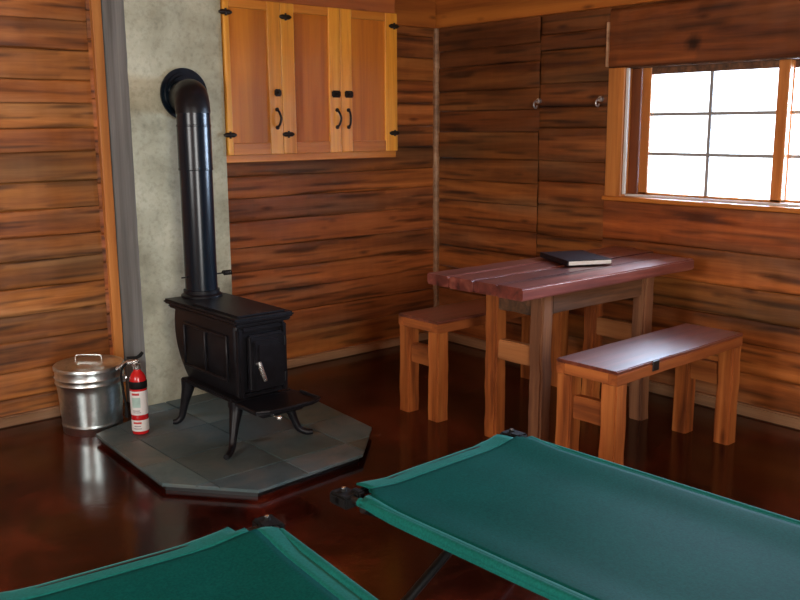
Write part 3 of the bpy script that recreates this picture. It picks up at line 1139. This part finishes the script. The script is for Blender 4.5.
# ------------------------------------------------------------------ table
TB = thing('wooden_table', 'heavy dark red plank table in the corner with timber legs', 'table', (-0.73, -1.73, 0))
tx0, tx1 = -0.655, 0.70      # local x
ty = [-0.285, -0.138, 0.002, 0.145, 0.285]
for k in range(4):
    xa = tx0 + (0.0, 0.006, 0.0, 0.0)[k]
    rough_beam('tabletop_plank', (xa, (0.57, 0.61, 0.66, 0.71)[k], ty[k] + 0.0018, ty[k + 1] - 0.0018, 0.708 + 0.002 * (k % 2), 0.760 - 0.0015 * (k % 2)), M['table_x'], TB, 'x', 0.0022, k + 1, 0.006)
for (lx, ly, mt, sd) in ((-0.420, -0.180, 'leg_dull', 1), (-0.420, 0.085, 'leg', 2), (0.285, -0.200, 'leg_dull', 3), (0.285, 0.085, 'leg', 4)):
    o = rough_beam('leg', (lx - 0.037, lx + 0.037, ly - 0.037, ly + 0.037, 0.0, 0.706), M[mt], TB, 'z', 0.006, sd, 0.010)
rough_beam('apron', (-0.384, 0.250, -0.215, -0.178, 0.610, 0.704), M['apron'], TB, 'x', 0.006, 9, 0.006)
rough_beam('apron', (-0.384, 0.250, 0.080, 0.118, 0.610, 0.704), M['apron'], TB, 'x', 0.006, 10, 0.006)
for lx in (-0.420, 0.285):
    rough_beam('end_rail', (lx - 0.022, lx + 0.022, -0.162, 0.048, 0.600, 0.704), M['apron'], TB, 'y', 0.005, lx, 0.006)
    rough_beam('stretcher', (lx - 0.022, lx + 0.022, -0.162, 0.048, 0.375, 0.465), M['stretch_y'], TB, 'y', 0.004, lx + 5, 0.006)


# ------------------------------------------------------------------ benches
def bench(label, loc, rz, L, W, H, group, lite=True):
    t = thing('wooden_bench', label, 'bench', loc, rz, group)
    hl, hw = L / 2, W / 2
    th = 0.058
    rough_beam('seat', (-hl, hl, -hw, hw, H - 0.014, H), M['bench_x'], t, 'x', 0.0012, loc[0], 0.004)
    for sy in (-1, 1):
        y0, y1 = sorted((sy * hw, sy * (hw - 0.040)))
        rough_beam('side_rail', (-hl + 0.001, hl - 0.001, y0, y1, H - 0.058, H - 0.0145), M['bench_edge'], t, 'x', 0.002, sy, 0.003)
    for sx in (-1, 1):
        x0, x1 = sorted((sx * (hl - 0.001), sx * (hl - 0.041)))
        rough_beam('end_board', (x0, x1, -hw + 0.041, hw - 0.041, H - 0.058, H - 0.0145), M['bench_y'], t, 'y', 0.002, sx, 0.003)
    for (sx, sy) in ((-1, -1), (-1, 1), (1, -1), (1, 1)):
        cxx = sx * (hl - 0.037)
        cyy = sy * (hw - 0.037)
        rough_beam('leg', (cxx - 0.036, cxx + 0.036, cyy - 0.036, cyy + 0.036, 0.0, H - th - 0.001), M['leg'], t, 'z', 0.004, sx + 2 * sy + loc[0], 0.006)
    for sx in (-1, 1):
        cxx = sx * (hl - 0.040)
        rough_beam('end_rail', (cxx - 0.020, cxx + 0.020, -hw + 0.075, hw - 0.075, H - th - 0.180, H - th - 0.085), M['bench_y'], t, 'y', 0.003, sx, 0.005)
    return t


b1 = bench('reclaimed wood bench by the window wall with bluish sheen on its seat', (-0.870, -2.288, 0), R(1.2), 0.934, 0.285, 0.500, 'plank benches at the table')
b2 = bench('reclaimed wood bench on the far side of the table by the cabinet wall', (-0.740, -1.200, 0), 0, 0.97, 0.285, 0.495, 'plank benches at the table')
# small dark patch on the near bench's edge
o = bxo('edge_patch', (-0.235, -0.190, -0.1455, -0.1380, 0.457, 0.4985), M['hinge'], b1, 0.002)
o['label'] = 'dark patch on the seat edge'

# ------------------------------------------------------------------ book / binder on the table
bk = thing('binder', 'closed black binder with white page edges lying on the table', 'book', (-0.637, -1.672, 0.7635), R(-25))
hx, hy = 0.112, 0.155
bm = bmesh.new()
box(bm, -hx, hx, -hy, hy, 0.0, 0.003, bev=0.001)
box(bm, -hx, hx, -hy, hy, 0.021, 0.025, bev=0.001)
box(bm, -hx - 0.002, -hx + 0.004, -hy, hy, 0.001, 0.024, bev=0.001)
link('cover', bm, M['bookcover'], bk)
bxo('pages', (-hx + 0.005, hx - 0.004, -hy + 0.002, hy - 0.004, 0.0031, 0.0209), M['paper'], bk, 0.0)


# ------------------------------------------------------------------ camp cots
def cot(label, loc, rz, W, L, H, crest=0.06, endb=0.07, nw=0.12, nd=0.07):
    t = thing('camp_cot', label, 'cot', loc, rz, 'green camp cots in the foreground')
    # local frame: head end at y=0, the bed runs to y=-L; x = -W/2..W/2
    hw = W / 2
    notch = 0.085

    def zprof(dx, dy):
        def e(d, cr, sag, drop):
            if d < cr:
                q = 1 - d / cr
                return -drop * q ** 2.2
            k = min(1, (d - cr) / 0.16)
            return -sag * (k * k * (3 - 2 * k))
        return e(dx, crest, 0.016, 0.022) + e(dy, endb, 0.012, 0.006)
    du = [0, 0.01, 0.022, 0.035, 0.05, 0.06, 0.075, 0.095, 0.12, 0.15, 0.19, 0.24, 0.30]
    xs = [-hw + d for d in du] + [hw - d for d in du[::-1]]
    dv = [0, 0.01, 0.022, 0.035, 0.045, 0.057, 0.07, 0.084, 0.10, 0.13, 0.17, 0.22]
    nmid = 24
    ys = [-d for d in dv] + [-0.22 - (L - 0.44) * i / nmid for i in range(1, nmid)] + [-(L - d) for d in dv[::-1]]

    def canv(inside):
        bm = bmesh.new()
        vv = {}
        for i, x in enumerate(xs):
            for j, y in enumerate(ys):
                dx = hw - abs(x)
                dy = min(-y, L + y)
                z = H + zprof(dx, dy) + 0.0012 * noise.noise(Vector((x * 7, y * 7, 1)))
                if dy < 0.06 and dx > 0.1:
                    z += 0.0025 * noise.noise(Vector((x * 30, 1, 2)))
                vv[i, j] = bm.verts.new((x, y, z))
        for i in range(len(xs) - 1):
            for j in range(len(ys) - 1):
                mx = (xs[i] + xs[i + 1]) / 2
                my = (ys[j] + ys[j + 1]) / 2
                dx = hw - abs(mx)
                dy = min(-my, L + my)
                if dx < nw and dy < nd and dx / nw + dy / nd < 1.62:
                    continue
                sleeve = dx < crest or dy < endb
                if sleeve == inside:
                    continue
                bm.faces.new((vv[i, j], vv[i + 1, j], vv[i + 1, j + 1], vv[i, j + 1]))
        loose = [v for v in bm.verts if not v.link_faces]
        bmesh.ops.delete(bm, geom=loose, context='VERTS')
        return bm
    c = link('canvas_bed', canv(True), M['canvas'], t, True)
    sm = c.modifiers.new('thick', 'SOLIDIFY')
    sm.thickness = 0.003
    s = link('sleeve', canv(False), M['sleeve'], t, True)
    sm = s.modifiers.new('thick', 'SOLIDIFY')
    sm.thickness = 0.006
    # underside of each side sleeve wrapping the rail
    for sx in (-1, 1):
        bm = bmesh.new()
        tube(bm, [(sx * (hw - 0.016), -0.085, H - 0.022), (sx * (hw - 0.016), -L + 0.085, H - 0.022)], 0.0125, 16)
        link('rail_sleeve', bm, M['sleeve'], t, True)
        bm = bmesh.new()
        tube(bm, [(sx * (hw - 0.016), 0.012, H - 0.024), (sx * (hw - 0.016), -L - 0.012, H - 0.024)], 0.0105, 16)
        link('side_rail', bm, M['blackmetal'], t, True)
    for yy in (-0.020, -L + 0.020):
        bm = bmesh.new()
        tube(bm, [(-hw - 0.012, yy, H - 0.030), (hw + 0.012, yy, H - 0.030)], 0.0115, 16)
        link('end_bar', bm, M['blackmetal'], t, True)
        for sx in (-1, 1):
            bm = bmesh.new()
            sgn = 1 if yy > -0.5 else -1
            cxx = sx * (hw - 0.018)
            box(bm, cxx - 0.030, cxx + 0.030, yy - 0.040, yy + 0.036, H - 0.048, H - 0.012, bev=0.006, seg=2)
            box(bm, cxx + (0.010 if sx < 0 else -0.034), cxx + (0.034 if sx < 0 else -0.010), yy - 0.028 * sgn - 0.020, yy - 0.028 * sgn + 0.020, H - 0.040, H - 0.004, bev=0.005, seg=2)
            tube(bm, [(cxx, yy + 0.006, H - 0.014), (cxx, yy + 0.006, H - 0.004)], [0.010, 0.008], 12)
            o = link('corner_bracket', bm, M['rubber'], t, True)
            bm = bmesh.new()
            tube(bm, [(cxx, yy + 0.006, H - 0.004), (cxx, yy + 0.006, H - 0.001)], 0.0055, 10)
            link('rivet', bm, M['nickel'], o, True)
    # three pairs of crossed legs
    for yy in (-0.11, -L / 2, -L + 0.11):
        for s, dy in ((1, 0.013), (-1, -0.013)):
            bm = bmesh.new()
            tube(bm, [(-s * (hw - 0.018), yy + dy, H - 0.036), (s * (hw - 0.04), yy + dy, 0.016)], 0.0145, 12)
            lg = link('leg', bm, M['blackmetal'], t, True)
            bm = bmesh.new()
            lathe(bm, [(0.019, 0.0), (0.022, 0.004), (0.020, 0.030), (0.016, 0.036)], 16, (s * (hw - 0.04), yy + dy))
            link('foot_cap', bm, M['rubber'], lg, True)
    return t


cot('green canvas camp cot at the right, below the benches and table', (-2.292, -2.470, 0), R(2.2), 0.745, 1.90, 0.425, 0.030, nw=0.076, nd=0.1)
cot('green canvas camp cot at the lower left corner, nearest the stove hearth', (-3.294, -2.467, 0), R(-5.2), 0.82, 1.90, 0.425, 0.072)
